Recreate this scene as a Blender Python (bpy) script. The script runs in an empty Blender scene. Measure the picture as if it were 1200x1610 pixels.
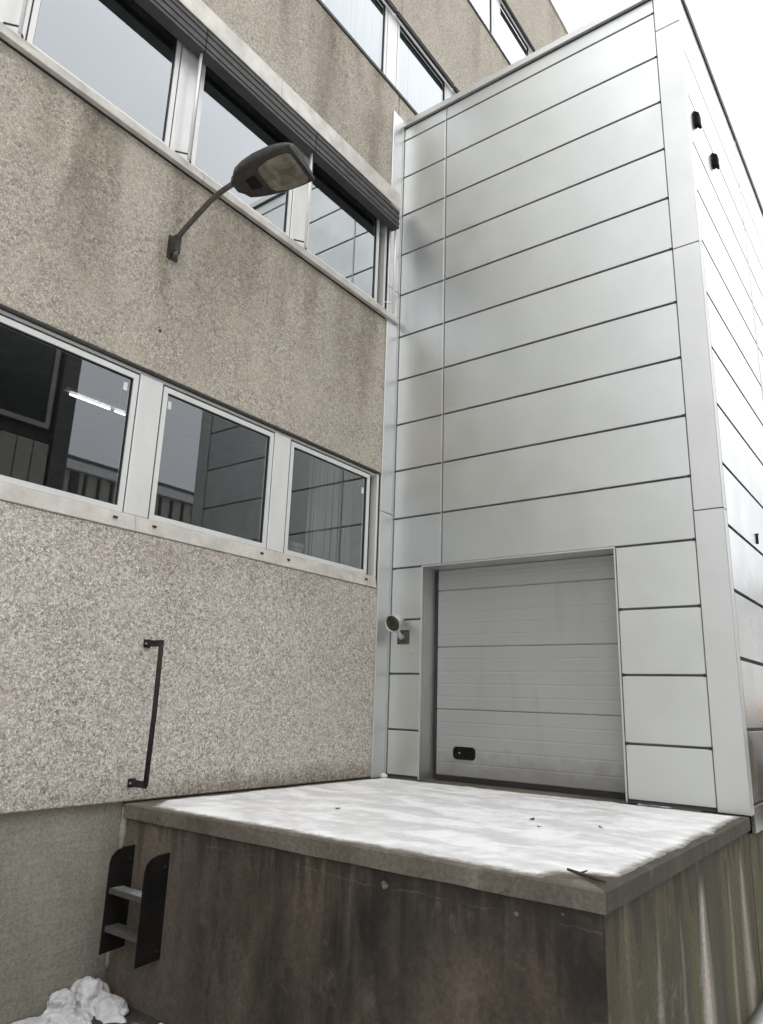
import bpy, math, random
from mathutils import Vector, Matrix, noise as mnoise
random.seed(7)
SC = bpy.context.scene
COL = SC.collection

# ------------------------------------------------------------------ camera
cam_d = bpy.data.cameras.new('camera')
cam = bpy.data.objects.new('camera', cam_d)
COL.objects.link(cam)
cam_d.sensor_fit = 'VERTICAL'
cam_d.sensor_height = 24.0
cam_d.sensor_width = 24.0
cam_d.lens = 24.0 * 1135.64 / 1610.0
cam_d.clip_start = 0.05
cam_d.clip_end = 2000
cr = Vector((0.80331, 0.59467, 0.032515))
cu = Vector((0.125804, -0.222801, 0.966712))
cf = Vector((-0.582118, 0.772482, 0.253791))
m = Matrix.Identity(4)
for i in range(3):
    m[i][0], m[i][1], m[i][2] = cr[i], cu[i], -cf[i]
m.translation = Vector((4.94755, -6.77277, 0.77224))
cam.matrix_world = m
SC.camera = cam

# ------------------------------------------------------------------ sky, sun, exposure
W = bpy.data.worlds.new('World')
SC.world = W
W.use_nodes = True
wn, wl = W.node_tree.nodes, W.node_tree.links
wn.clear()
SUN_EL, SUN_AZ = math.radians(50), math.radians(125)
sky = wn.new('ShaderNodeTexSky')
sky.sky_type = 'NISHITA'
sky.sun_disc = False
sky.sun_elevation = SUN_EL
sky.sun_rotation = SUN_AZ
wtc = wn.new('ShaderNodeTexCoord')
wno = wn.new('ShaderNodeTexNoise')
wno.inputs['Scale'].default_value = 2.2
wno.inputs['Detail'].default_value = 4
wl.new(wtc.outputs['Generated'], wno.inputs['Vector'])
wrp = wn.new('ShaderNodeValToRGB')
wrp.color_ramp.elements[0].position = 0.3
wrp.color_ramp.elements[0].color = (14.4, 14.6, 14.9, 1)
wrp.color_ramp.elements[1].position = 0.75
wrp.color_ramp.elements[1].color = (18.7, 18.8, 18.9, 1)
wl.new(wno.outputs['Fac'], wrp.inputs['Fac'])
# overcast luminance: a third as bright at the horizon as overhead
wsx = wn.new('ShaderNodeSeparateXYZ')
wl.new(wtc.outputs['Generated'], wsx.inputs[0])
wma = wn.new('ShaderNodeMath'); wma.operation = 'MULTIPLY_ADD'; wma.use_clamp = False
wmz = wn.new('ShaderNodeMath'); wmz.operation = 'MAXIMUM'; wmz.inputs[1].default_value = 0.0
wl.new(wsx.outputs[2], wmz.inputs[0])
wl.new(wmz.outputs[0], wma.inputs[0])
wma.inputs[1].default_value = 0.86
wma.inputs[2].default_value = 0.46
wcl = wn.new('ShaderNodeMix'); wcl.data_type = 'RGBA'; wcl.blend_type = 'MULTIPLY'; wcl.inputs[0].default_value = 1.0
wl.new(wrp.outputs[0], wcl.inputs[6]); wl.new(wma.outputs[0], wcl.inputs[7])
wmx = wn.new('ShaderNodeMix')
wmx.data_type = 'RGBA'
wmx.inputs[0].default_value = 0.92          # thick even cloud over the blue
wl.new(sky.outputs[0], wmx.inputs[6])
wl.new(wcl.outputs[2], wmx.inputs[7])
wbg = wn.new('ShaderNodeBackground')
wbg.inputs['Strength'].default_value = 0.10
wl.new(wmx.outputs[2], wbg.inputs['Color'])
wo = wn.new('ShaderNodeOutputWorld')
wl.new(wbg.outputs[0], wo.inputs['Surface'])

sd = bpy.data.lights.new('sun', 'SUN')
sd.energy = 0.5
sd.angle = math.radians(40)
sd.color = (1.0, 0.97, 0.93)
sun = bpy.data.objects.new('sun', sd)
COL.objects.link(sun)
sdir = Vector((math.sin(SUN_AZ) * math.cos(SUN_EL), math.cos(SUN_AZ) * math.cos(SUN_EL), math.sin(SUN_EL)))
sun.rotation_euler = sdir.to_track_quat('Z', 'Y').to_euler()

SC.view_settings.view_transform = 'Standard'
SC.view_settings.look = 'None'
SC.view_settings.exposure = 0.45
SC.view_settings.gamma = 1.0
SC.view_settings.use_curve_mapping = False

# ------------------------------------------------------------------ material helpers
class NT:
    def __init__(s, name):
        s.m = bpy.data.materials.new(name)
        s.m.use_nodes = True
        s.n, s.l = s.m.node_tree.nodes, s.m.node_tree.links
        s.n.clear()
        s.out = s.n.new('ShaderNodeOutputMaterial')
        s.geo = s.n.new('ShaderNodeNewGeometry')
        s.pos = s.geo.outputs['Position']
    def val(s, sock, v):
        if isinstance(v, bpy.types.NodeSocket):
            s.l.new(v, sock)
        elif isinstance(v, (tuple, list)) and sock.type == 'RGBA' and len(v) == 3:
            sock.default_value = (*v, 1)
        else:
            sock.default_value = v
    def math(s, op, a, b=0.0, c=None, clamp=False):
        x = s.n.new('ShaderNodeMath')
        x.operation = op
        x.use_clamp = clamp
        s.val(x.inputs[0], a); s.val(x.inputs[1], b)
        if c is not None: s.val(x.inputs[2], c)
        return x.outputs[0]
    def maprange(s, v, a, b, c=0.0, d=1.0, smooth=True):
        x = s.n.new('ShaderNodeMapRange')
        x.interpolation_type = 'SMOOTHSTEP' if smooth else 'LINEAR'
        s.val(x.inputs[0], v)
        for i, q in enumerate((a, b, c, d)): s.val(x.inputs[i + 1], q)
        return x.outputs[0]
    def scale(s, v, sc):
        x = s.n.new('ShaderNodeVectorMath')
        x.operation = 'MULTIPLY'
        s.val(x.inputs[0], v); x.inputs[1].default_value = sc
        return x.outputs[0]
    def noise(s, sc, detail=4, rough=0.55, vec=None, stretch=None, dist=0.0):
        x = s.n.new('ShaderNodeTexNoise')
        v = vec if vec is not None else s.pos
        if stretch: v = s.scale(v, stretch)
        s.l.new(v, x.inputs['Vector'])
        x.inputs['Scale'].default_value = sc
        x.inputs['Detail'].default_value = detail
        x.inputs['Roughness'].default_value = rough
        x.inputs['Distortion'].default_value = dist
        return x.outputs['Fac']
    def voronoi(s, sc, feature='F1', out='Color', rnd=1.0, vec=None):
        x = s.n.new('ShaderNodeTexVoronoi')
        x.feature = feature
        s.l.new(vec if vec is not None else s.pos, x.inputs['Vector'])
        x.inputs['Scale'].default_value = sc
        x.inputs['Randomness'].default_value = rnd
        return x.outputs[out]
    def sep(s, v):
        x = s.n.new('ShaderNodeSeparateXYZ')
        s.l.new(v, x.inputs[0])
        return x.outputs
    def ramp(s, f, stops, interp='LINEAR'):
        x = s.n.new('ShaderNodeValToRGB')
        x.color_ramp.interpolation = interp
        e = x.color_ramp.elements
        while len(e) < len(stops): e.new(0.5)
        for q, (p, c) in zip(e, stops):
            q.position = p
            q.color = (*c, 1) if len(c) == 3 else c
        s.l.new(f, x.inputs['Fac'])
        return x.outputs['Color']
    def mix(s, f, a, b, mode='MIX'):
        x = s.n.new('ShaderNodeMix')
        x.data_type = 'RGBA'
        x.blend_type = mode
        s.val(x.inputs[0], f); s.val(x.inputs[6], a); s.val(x.inputs[7], b)
        return x.outputs[2]
    def bump(s, h, strength=0.3, dist=0.01, nrm=None):
        x = s.n.new('ShaderNodeBump')
        x.inputs['Strength'].default_value = strength
        x.inputs['Distance'].default_value = dist
        s.l.new(h, x.inputs['Height'])
        if nrm is not None: s.l.new(nrm, x.inputs['Normal'])
        return x.outputs['Normal']
    def principled(s, col, rough=0.6, metal=0.0, nrm=None, spec=0.5, **kw):
        x = s.n.new('ShaderNodeBsdfPrincipled')
        s.val(x.inputs['Base Color'], col)
        s.val(x.inputs['Roughness'], rough)
        s.val(x.inputs['Metallic'], metal)
        s.val(x.inputs['Specular IOR Level'], spec)
        if nrm is not None: s.l.new(nrm, x.inputs['Normal'])
        for k, v in kw.items(): s.val(x.inputs[k], v)
        s.l.new(x.outputs[0], s.out.inputs['Surface'])
        return x
    def rnd(s):
        return s.n.new('ShaderNodeObjectInfo').outputs['Random']

def mat_plain(name, col, rough=0.6, metal=0.0, var=0.15, sc=6.0, spec=0.5, bump=0.0, stretch=None):
    t = NT(name)
    n = t.noise(sc, 5, 0.6, stretch=stretch)
    dark = tuple(c * (1 - var) for c in col)
    lite = tuple(min(1, c * (1 + var)) for c in col)
    c = t.ramp(n, [(0.3, dark), (0.7, lite)])
    nr = t.bump(t.noise(sc * 14, 3), bump, 0.004) if bump else None
    r = t.maprange(t.noise(sc * 1.7, 3), 0.3, 0.7, rough * 0.88, min(1, rough * 1.12))
    t.principled(c, r, metal, nr, spec)
    return t.m

def mat_aggregate(name, stops, sc, tint_lo, tint_hi, stain_tops=(), stain_col=(0.45, 0.42, 0.37), runs=(), base_dirt=False):
    """washed exposed-aggregate concrete: pebbles in a sandy matrix, rain streaks starting under the sills"""
    t = NT(name)
    v = t.voronoi(sc)
    r = t.sep(v)[0]
    peb = t.ramp(r, stops)
    v2 = t.sep(t.voronoi(sc * 0.47))[1]
    peb = t.mix(0.35, peb, t.ramp(v2, [(0.1, stops[0][1]), (0.9, stops[-1][1])]))
    smear = t.maprange(t.noise(2.2, 6, 0.7), 0.42, 0.66, 0.0, 0.25 if base_dirt else 0.5)
    mean = tuple(sum(q[1][k] for q in stops[1:4]) / 3 for k in range(3))
    peb = t.mix(smear, peb, mean)
    d = t.voronoi(sc, 'DISTANCE_TO_EDGE', 'Distance')
    mort = t.maprange(d, 0.0, 0.16, 0.72, 1.0)
    c = t.mix(1.0, peb, mort, 'MULTIPLY')
    big = t.noise(0.55, 5, 0.6)
    c = t.mix(1.0, c, t.ramp(big, [(0.3, tint_lo), (0.7, tint_hi)]), 'MULTIPLY')
    x, y, z = t.sep(t.pos)
    for (ztop, ln) in stain_tops:
        fall = t.maprange(z, ztop - ln, ztop, 0.0, 1.0)
        fall = t.math('MULTIPLY', fall, t.maprange(z, ztop + 0.02, ztop - 0.02, 0.0, 1.0))
        st = t.noise(1.15, 5, 0.62, stretch=(1, 1, 0.16), dist=0.35)
        st = t.maprange(st, 0.44, 0.66, 0.0, 1.0)
        spk = t.maprange(t.noise(9.0, 4, 0.7, stretch=(1, 1, 0.5)), 0.25, 0.75, 0.55, 1.0)
        f = t.math('MULTIPLY', t.math('MULTIPLY', st, fall), spk, clamp=True)
        c = t.mix(f, c, t.mix(1.0, c, stain_col, 'MULTIPLY'))
    if base_dirt:
        bn = t.noise(3.0, 6, 0.7)
        bf = t.math('MULTIPLY', t.maprange(t.math('ADD', z, t.math('MULTIPLY', bn, -0.28)), -0.12, 0.06, 0.75, 0), t.maprange(y, -3.1, -2.6, 0.25, 1))
        c = t.mix(bf, c, t.mix(1.0, c, (0.52, 0.50, 0.46), 'MULTIPLY'))
    # single broad run marks where the sill joints drip: (y, half width, top, length, strength)
    wob = t.math('MULTIPLY', t.math('SUBTRACT', t.noise(1.6, 4, 0.6), 0.5), 0.55)
    for (yc, hw, zt, ln, k) in runs:
        dy = t.math('ABSOLUTE', t.math('ADD', t.math('SUBTRACT', y, yc), wob))
        f = t.math('MULTIPLY', t.maprange(dy, 0.0, hw, 1, 0), t.maprange(z, zt - ln, zt - 0.25 * ln, 0, 1))
        f = t.math('MULTIPLY', f, t.maprange(t.noise(5.0, 5, 0.7), 0.3, 0.7, 0.55 * k, k), clamp=True)
        c = t.mix(f, c, t.mix(1.0, c, stain_col, 'MULTIPLY'))
    h = t.math('ADD', t.maprange(d, 0, 0.25, 0, 1), t.math('MULTIPLY', r, 0.5))
    nr = t.bump(h, 0.6, 0.006)
    t.principled(c, 0.85, 0, nr, 0.3)
    return t.m

def mat_metal(name, base, rough=0.36, oilk=0.045, grk=0.12):
    """hot-dip galvanised / aluminium-zinc sheet with faint mottling and oil-canning"""
    t = NT(name)
    rn = t.rnd()
    n1 = t.noise(1.3, 4, 0.55, stretch=(1, 1, 1))
    n2 = t.noise(38, 3, 0.6)
    c = t.ramp(n1, [(0.28, tuple(b * 0.97 for b in base)), (0.72, tuple(min(1, b * 1.03) for b in base))])
    c = t.mix(t.maprange(n2, 0.2, 0.8, 0.0, 0.06), c, (0.52, 0.54, 0.55))
    tone = t.maprange(rn, 0, 1, 0.96, 1.03, False)
    c = t.mix(1.0, c, tone, 'MULTIPLY')
    grime = t.noise(5.0, 6, 0.7, stretch=(1, 1, 0.25))
    c = t.mix(t.maprange(grime, 0.55, 0.85, 0, grk), c, (0.46, 0.45, 0.42))
    r = t.maprange(t.noise(2.1, 5 if grk else 1, 0.65), 0.25, 0.75, rough - 0.04, rough + 0.06)
    oil = t.noise(1.7, 2, 0.4, stretch=(1, 1, 1.4))
    nr = t.bump(oil, oilk, 0.10)
    t.principled(c, r, 1.0, nr)
    return t.m

def mat_glass(name, faces, coat, tint=(0.72, 0.76, 0.75)):
    """pane with the mirror strength of that many glass faces, plus a solar coating"""
    t = NT(name)
    fr = t.n.new('ShaderNodeFresnel')
    fr.inputs['IOR'].default_value = 1.5
    f = fr.outputs[0]
    num = t.math('MULTIPLY', f, float(faces))
    den = t.math('ADD', t.math('MULTIPLY', f, faces - 1.0), 1.0)
    fac = t.math('ADD', t.math('DIVIDE', num, den), coat, clamp=True)
    fac = t.math('MULTIPLY', fac, t.math('SUBTRACT', 1.0, t.geo.outputs['Backfacing']))
    tr = t.n.new('ShaderNodeBsdfTransparent')
    tr.inputs[0].default_value = (*tint, 1)
    gl = t.n.new('ShaderNodeBsdfGlossy')
    gl.inputs['Roughness'].default_value = 0.01
    gl.inputs['Color'].default_value = (0.93, 0.965, 1.0, 1)
    mx = t.n.new('ShaderNodeMixShader')
    t.l.new(fac, mx.inputs[0]); t.l.new(tr.outputs[0], mx.inputs[1]); t.l.new(gl.outputs[0], mx.inputs[2])
    t.l.new(mx.outputs[0], t.out.inputs['Surface'])
    return t.m

def mat_dock(name, base, dark, pale, green, gfac, streak=0.5, prange=(0.60, 0.76), blotk=0.45, boards=False, drips=0.0, wash=False, pf=(3.9, 3.0), soft=False, plumes=()):
    """old cast concrete: damp brown film, vertical run marks, lime bleeding, pinholes and cracks"""
    t = NT(name)
    n = t.noise(1.9 if wash else 0.9, 6, 0.62, stretch=(1, 1, 0.42 if wash else 0.35), dist=0.9 if wash else 0.4)
    c = t.ramp(n, [(0.34, dark), (0.52, base), (0.70, tuple(b * (2.1 if wash else 1.35) for b in base))])
    run = t.noise(4.2 if soft else 8.0, 2.5 if soft else 5, 0.55 if soft else 0.65, stretch=(1, 1, 0.07), dist=0.5 if soft else 0.25)
    c = t.mix(t.maprange(run, 0.42, 0.72, 0, streak), c, dark)
    run2 = t.noise(3.4 if soft else 11.0, 2.0 if soft else 4, 0.5, stretch=(1.0, 1.0, 0.06), dist=0.5 if soft else 0.2)
    c = t.mix(t.maprange(run2, 0.42, 0.70, 0, gfac), c, green)
    x, y, z = t.sep(t.pos)
    run3 = t.noise(pf[0], pf[1], 0.5, stretch=(1.1, 1.1, 0.04), dist=0.45)
    c = t.mix(t.maprange(run3, prange[0], prange[1], 0, 0.62), c, pale)
    if wash:            # paler, drier concrete towards the ladder corner
        wf = t.math('ADD', t.maprange(x, 0.1, 1.5, 0.85, 0.0), t.math('MULTIPLY', t.math('SUBTRACT', t.noise(1.8, 5, 0.65, stretch=(1, 1, 0.5)), 0.5), 1.6), clamp=True)
        c = t.mix(wf, c, tuple(b * q for b, q in zip(base, (2.6, 2.75, 3.0))))
    if wash:            # thin lime seam along a cold joint under the rim
        zl = t.math('ADD', z, t.math('SUBTRACT', 0.262, t.math('MULTIPLY', t.noise(2.6, 5, 0.65), 0.10)))
        lf = t.math('MULTIPLY', t.maprange(t.math('ABSOLUTE', zl), 0.001, 0.0055, 1, 0), t.maprange(t.noise(3.1, 3), 0.44, 0.6, 0, 0.4))
        c = t.mix(lf, c, pale)
    if drips:           # dark runs of unequal length hanging from the rim
        dn = t.noise(8.0, 4, 0.65, stretch=(1, 1, 0.10), dist=0.2)
        df = t.maprange(t.math('ADD', dn, t.math('MULTIPLY', t.math('ADD', z, 0.13), 0.55)), 0.40, 0.50, 0, drips)
        c = t.mix(df, c, dark)
    for (yc, hw, ztop, k) in plumes:      # broad lime plumes widening downwards
        wv = t.math('MULTIPLY', t.math('SUBTRACT', t.noise(2.3, 3, 0.6, stretch=(1, 1, 0.35)), 0.5), 0.16)
        dy = t.math('ABSOLUTE', t.math('ADD', t.math('SUBTRACT', y, yc), wv))
        wd = t.maprange(z, ztop, ztop - 0.9, 0.35 * hw, hw)
        f = t.math('SUBTRACT', 1.0, t.math('DIVIDE', dy, wd), clamp=True)
        f = t.math('MULTIPLY', t.math('MULTIPLY', f, t.maprange(z, ztop, ztop - 0.25, 0, 1)), t.maprange(t.noise(9, 5, 0.65, stretch=(1, 1, 0.15)), 0.25, 0.65, 0.45 * k, 1.25 * k), clamp=True)
        c = t.mix(f, c, pale)
    fine = t.noise(42, 5, 0.7)
    c = t.mix(1.0, c, t.maprange(fine, 0.25, 0.75, 0.72, 1.22), 'MULTIPLY')
    blot = t.noise(3.2, 6, 0.7)
    c = t.mix(t.maprange(blot, 0.56, 0.76, 0, blotk), c, pale)
    cv = t.noise(1.2, 4, 0.6)
    vx = t.n.new('ShaderNodeVectorMath'); vx.operation = 'ADD'
    t.l.new(t.pos, vx.inputs[0])
    cmb = t.n.new('ShaderNodeCombineXYZ')
    for i in range(3): t.l.new(t.math('MULTIPLY', t.noise(2.0 + i, 4, 0.6), 0.5), cmb.inputs[i])
    t.l.new(cmb.outputs[0], vx.inputs[1])
    ck = t.voronoi(0.85, 'DISTANCE_TO_EDGE', 'Distance', vec=vx.outputs[0])
    ckf = t.math('MULTIPLY', t.maprange(ck, 0.002, 0.007, 1, 0), t.maprange(cv, 0.54, 0.66, 0, 0.5))
    c = t.mix(ckf, c, tuple(d * 0.35 for d in dark))
    pin = t.voronoi(16, 'F1', 'Distance')
    pinf = t.math('MULTIPLY', t.maprange(pin, 0.06, 0.10, 1, 0), t.maprange(t.noise(4), 0.5, 0.6, 0, 0.7))
    c = t.mix(pinf, c, tuple(d * 0.4 for d in dark))
    h = t.math('ADD', t.math('MULTIPLY', fine, 0.5), t.math('ADD', t.noise(6, 5, 0.65), t.math('MULTIPLY', pinf, -0.6)))
    if boards:
        h = t.math('ADD', h, t.math('MULTIPLY', t.noise(5.0, 4, 0.6, stretch=(0.35, 0.35, 2.2), dist=0.6), 2.2))
    nr = t.bump(h, 0.35, 0.012)
    t.principled(c, t.maprange(n, 0.3, 0.7, 0.62, 0.9), 0, nr, 0.35)
    return t.m

def mat_snow(name, icy, white=(0.82, 0.82, 0.83), thin=False):
    t = NT(name)
    a = t.noise(3.1, 6, 0.68, stretch=(0.55, 1.25, 1), dist=0.5)
    b = t.noise(7.0, 5, 0.65)
    f = t.maprange(t.math('ADD', t.math('MULTIPLY', a, 0.7), t.math('MULTIPLY', b, 0.3)), 0.42, 0.60, 0, 1)
    c = t.mix(f, icy, white)
    spk = t.voronoi(11, 'F1', 'Distance')
    if thin:
        at = t.n.new('ShaderNodeAttribute'); at.attribute_name = 'cover'
        cf_ = t.math('ADD', at.outputs['Fac'], t.math('MULTIPLY', t.math('SUBTRACT', t.noise(14, 6, 0.72), 0.5), 0.9))
        cf_ = t.math('ADD', cf_, t.math('MULTIPLY', t.math('SUBTRACT', a, 0.5), 0.5))
        wet = t.ramp(t.noise(20, 4), [(0.3, (0.13, 0.115, 0.095)), (0.7, (0.22, 0.20, 0.175))])
        c = t.mix(t.maprange(cf_, 0.12, 0.80, 0, 1), wet, c)
    sf = t.math('MULTIPLY', t.maprange(spk, 0.05, 0.09, 1, 0), t.maprange(t.noise(2.5), 0.55, 0.62, 0, 0.6))
    c = t.mix(sf, c, (0.22, 0.19, 0.15))
    h = t.math('ADD', b, t.math('MULTIPLY', t.noise(55, 4, 0.7), 0.35))
    nr = t.bump(h, 0.4, 0.015)
    r = t.maprange(f, 0, 1, 0.42, 0.85)
    t.principled(c, r, 0, nr, 0.4)
    return t.m

def mat_emit(name, col, st):
    t = NT(name)
    e = t.n.new('ShaderNodeEmission')
    e.inputs[0].default_value = (*col, 1)
    e.inputs[1].default_value = st
    t.l.new(e.outputs[0], t.out.inputs['Surface'])
    return t.m

RUNS_UP = ((-4.72, 0.17, 5.42, 1.3, 0.75), (-4.28, 0.34, 5.42, 2.0, 0.9), (-3.45, 0.14, 4.50, 0.7, 0.7), (-1.62, 0.22, 5.42, 1.5, 0.7), (-0.62, 0.28, 5.42, 1.9, 0.9),
           (-2.3, 0.4, 8.96, 1.6, 0.5), (0.9, 0.35, 12.5, 1.6, 0.5), (5.6, 0.4, 16.0, 1.6, 0.6))
AG_UP = mat_aggregate('washed concrete beige', [(0.05, (0.29, 0.250, 0.203)), (0.30, (0.475, 0.428, 0.365)), (0.62, (0.585, 0.532, 0.460)), (0.88, (0.66, 0.61, 0.535)), (0.97, (0.80, 0.76, 0.69))],
                      92, (0.89, 0.875, 0.85), (1.07, 1.055, 1.02), [(5.42, 2.6), (8.97, 2.2), (12.5, 2.2)], (0.60, 0.575, 0.535), RUNS_UP)
AG_LOW = mat_aggregate('washed concrete grey pink', [(0.05, (0.225, 0.195, 0.166)), (0.25, (0.455, 0.410, 0.365)), (0.55, (0.63, 0.575, 0.52)), (0.82, (0.74, 0.69, 0.63)), (0.97, (0.92, 0.88, 0.83))],
                       94, (0.94, 0.93, 0.92), (1.08, 1.065, 1.055), [(2.0, 0.7)], (0.78, 0.76, 0.74), base_dirt=True)
METAL = mat_metal('galvanised cladding', (0.655, 0.672, 0.660), 0.45, 0.04)
METAL_SIDE = mat_metal('galvanised cladding side', (0.62, 0.63, 0.625), 0.27, 0.004, 0.0)
METAL_POST = mat_metal('galvanised trim', (0.64, 0.645, 0.64), 0.47)
JOINT = mat_plain('dark joint', (0.030, 0.031, 0.030), 0.8)
SHEETGAP = mat_plain('sheet joint', (0.135, 0.137, 0.134), 0.7, 0, 0.25, 3)
ALU = mat_plain('light window aluminium', (0.70, 0.70, 0.685), 0.42, 0.25, 0.06, 3.0, stretch=(1, 1, 0.4))
ALU_DIRTY = mat_plain('weathered sill aluminium', (0.52, 0.495, 0.455), 0.5, 0.15, 0.22, 5.0, stretch=(1, 1, 1))
GASKET = mat_plain('rubber gasket', (0.018, 0.018, 0.018), 0.6)
DARKSLAT = mat_plain('dark anodised slat', (0.055, 0.054, 0.053), 0.6, 0.1, 0.2, 8)
GLASS = mat_glass('window glass', 4, 0.0, (0.82, 0.85, 0.84))
GLASS_UP = mat_glass('coated window glass', 4, 0.115)
GLASS_TOP = mat_glass('upper window glass', 4, 0.0)
ROOM = mat_plain('dim room paint', (0.24, 0.235, 0.225), 0.9)
BLINDW = mat_plain('white interior blind', (0.46, 0.46, 0.48), 0.85, 0, 0.06, 9, stretch=(1, 1, 0.02))
CURTAIN = mat_plain('grey vertical curtain', (0.33, 0.32, 0.30), 0.85, 0, 0.3, 14, stretch=(1, 1, 0.03))
CARD = mat_plain('brown card', (0.30, 0.20, 0.12), 0.8)
PAPER = mat_plain('white sticker', (0.75, 0.75, 0.75), 0.7)
def mat_door():
    t = NT('grey door sheet')
    x, y, z = t.sep(t.pos)
    c = t.ramp(t.noise(1.2, 4, 0.6), [(0.3, (0.315, 0.316, 0.310)), (0.7, (0.345, 0.346, 0.340))])
    run = t.maprange(t.noise(6.0, 5, 0.68, stretch=(1, 1, 0.12)), 0.52, 0.78, 0, 0.30)
    c = t.mix(run, c, (0.22, 0.215, 0.20))
    spl = t.math('ADD', z, t.math('MULTIPLY', t.noise(5.0, 6, 0.7), -0.65))
    c = t.mix(t.maprange(spl, -0.30, 0.02, 0.55, 0), c, (0.17, 0.16, 0.14))
    scf = t.maprange(t.noise(9.0, 6, 0.75, stretch=(0.35, 1, 2.2)), 0.64, 0.72, 0, 0.35)
    c = t.mix(t.math('MULTIPLY', scf, t.maprange(z, 0.5, 1.3, 1, 0)), c, (0.19, 0.185, 0.18))
    nr = t.bump(t.noise(1.5, 2, 0.4), 0.06, 0.05)
    t.principled(c, t.maprange(t.noise(3, 4), 0.3, 0.7, 0.42, 0.56), 0.1, nr)
    return t.m
DOORM = mat_door()
RUST = mat_plain('dark rusty steel', (0.009, 0.0055, 0.004), 0.8, 0.0, 0.5, 18, bump=0.2)
BLACKST = mat_plain('black painted steel', (0.0055, 0.0045, 0.004), 0.8, 0, 0.8, 7, 0.25)
LAMPM = mat_plain('dark weathered lamp metal', (0.034, 0.032, 0.029), 0.62, 0.2, 0.35, 11)
LAMPARM = mat_plain('brown grey lamp tube', (0.085, 0.072, 0.060), 0.55, 0.4, 0.35, 15)
SILVER = mat_plain('cast aluminium', (0.50, 0.50, 0.48), 0.4, 0.6, 0.15, 14)
DOCKF = mat_dock('dock front concrete', (0.045, 0.0345, 0.0255), (0.0095, 0.0070, 0.0050), (0.135, 0.115, 0.094), (0.070, 0.060, 0.044), 0.28, 0.34, (0.56, 0.82), 0.55, drips=0.45, wash=True, pf=(6.5, 5.0))
DOCKS = mat_dock('dock side concrete', (0.080, 0.068, 0.038), (0.024, 0.019, 0.009), (0.42, 0.38, 0.335), (0.100, 0.096, 0.040), 0.6, 0.5, (0.66, 0.84), 0.40, drips=0.6, pf=(2.6, 2.0), soft=True,
                 plumes=((-1.53, 0.19, -0.20, 0.95), (-0.36, 0.17, -0.15, 0.6), (-0.80, 0.09, -0.2, 0.35), (-2.46, 0.09, -0.3, 0.4), (-2.05, 0.07, -0.25, 0.25), (0.9, 0.3, -0.2, 0.6)))
RIMS = mat_dock('dock side rim concrete', (0.060, 0.050, 0.038), (0.028, 0.022, 0.016), (0.13, 0.115, 0.095), (0.075, 0.068, 0.045), 0.4, 0.45)
LIPM = mat_dock('dock rim concrete', (0.125, 0.109, 0.088), (0.070, 0.058, 0.046), (0.21, 0.19, 0.165), (0.10, 0.092, 0.066), 0.25, 0.3)
PLINTH = mat_dock('board cast plinth', (0.245, 0.230, 0.195), (0.165, 0.152, 0.127), (0.33, 0.31, 0.275), (0.20, 0.195, 0.155), 0.25, 0.2, boards=True)
SNOW = mat_snow('thin trodden snow', (0.60, 0.595, 0.59), (0.745, 0.745, 0.745), True)
FROST = mat_snow('frost', (0.12, 0.12, 0.12), (0.30, 0.30, 0.30))
SNOWH = mat_snow('old snow', (0.42, 0.42, 0.425), (0.58, 0.585, 0.595))
LEAF = mat_plain('dead leaf', (0.045, 0.030, 0.018), 0.8)

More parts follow.
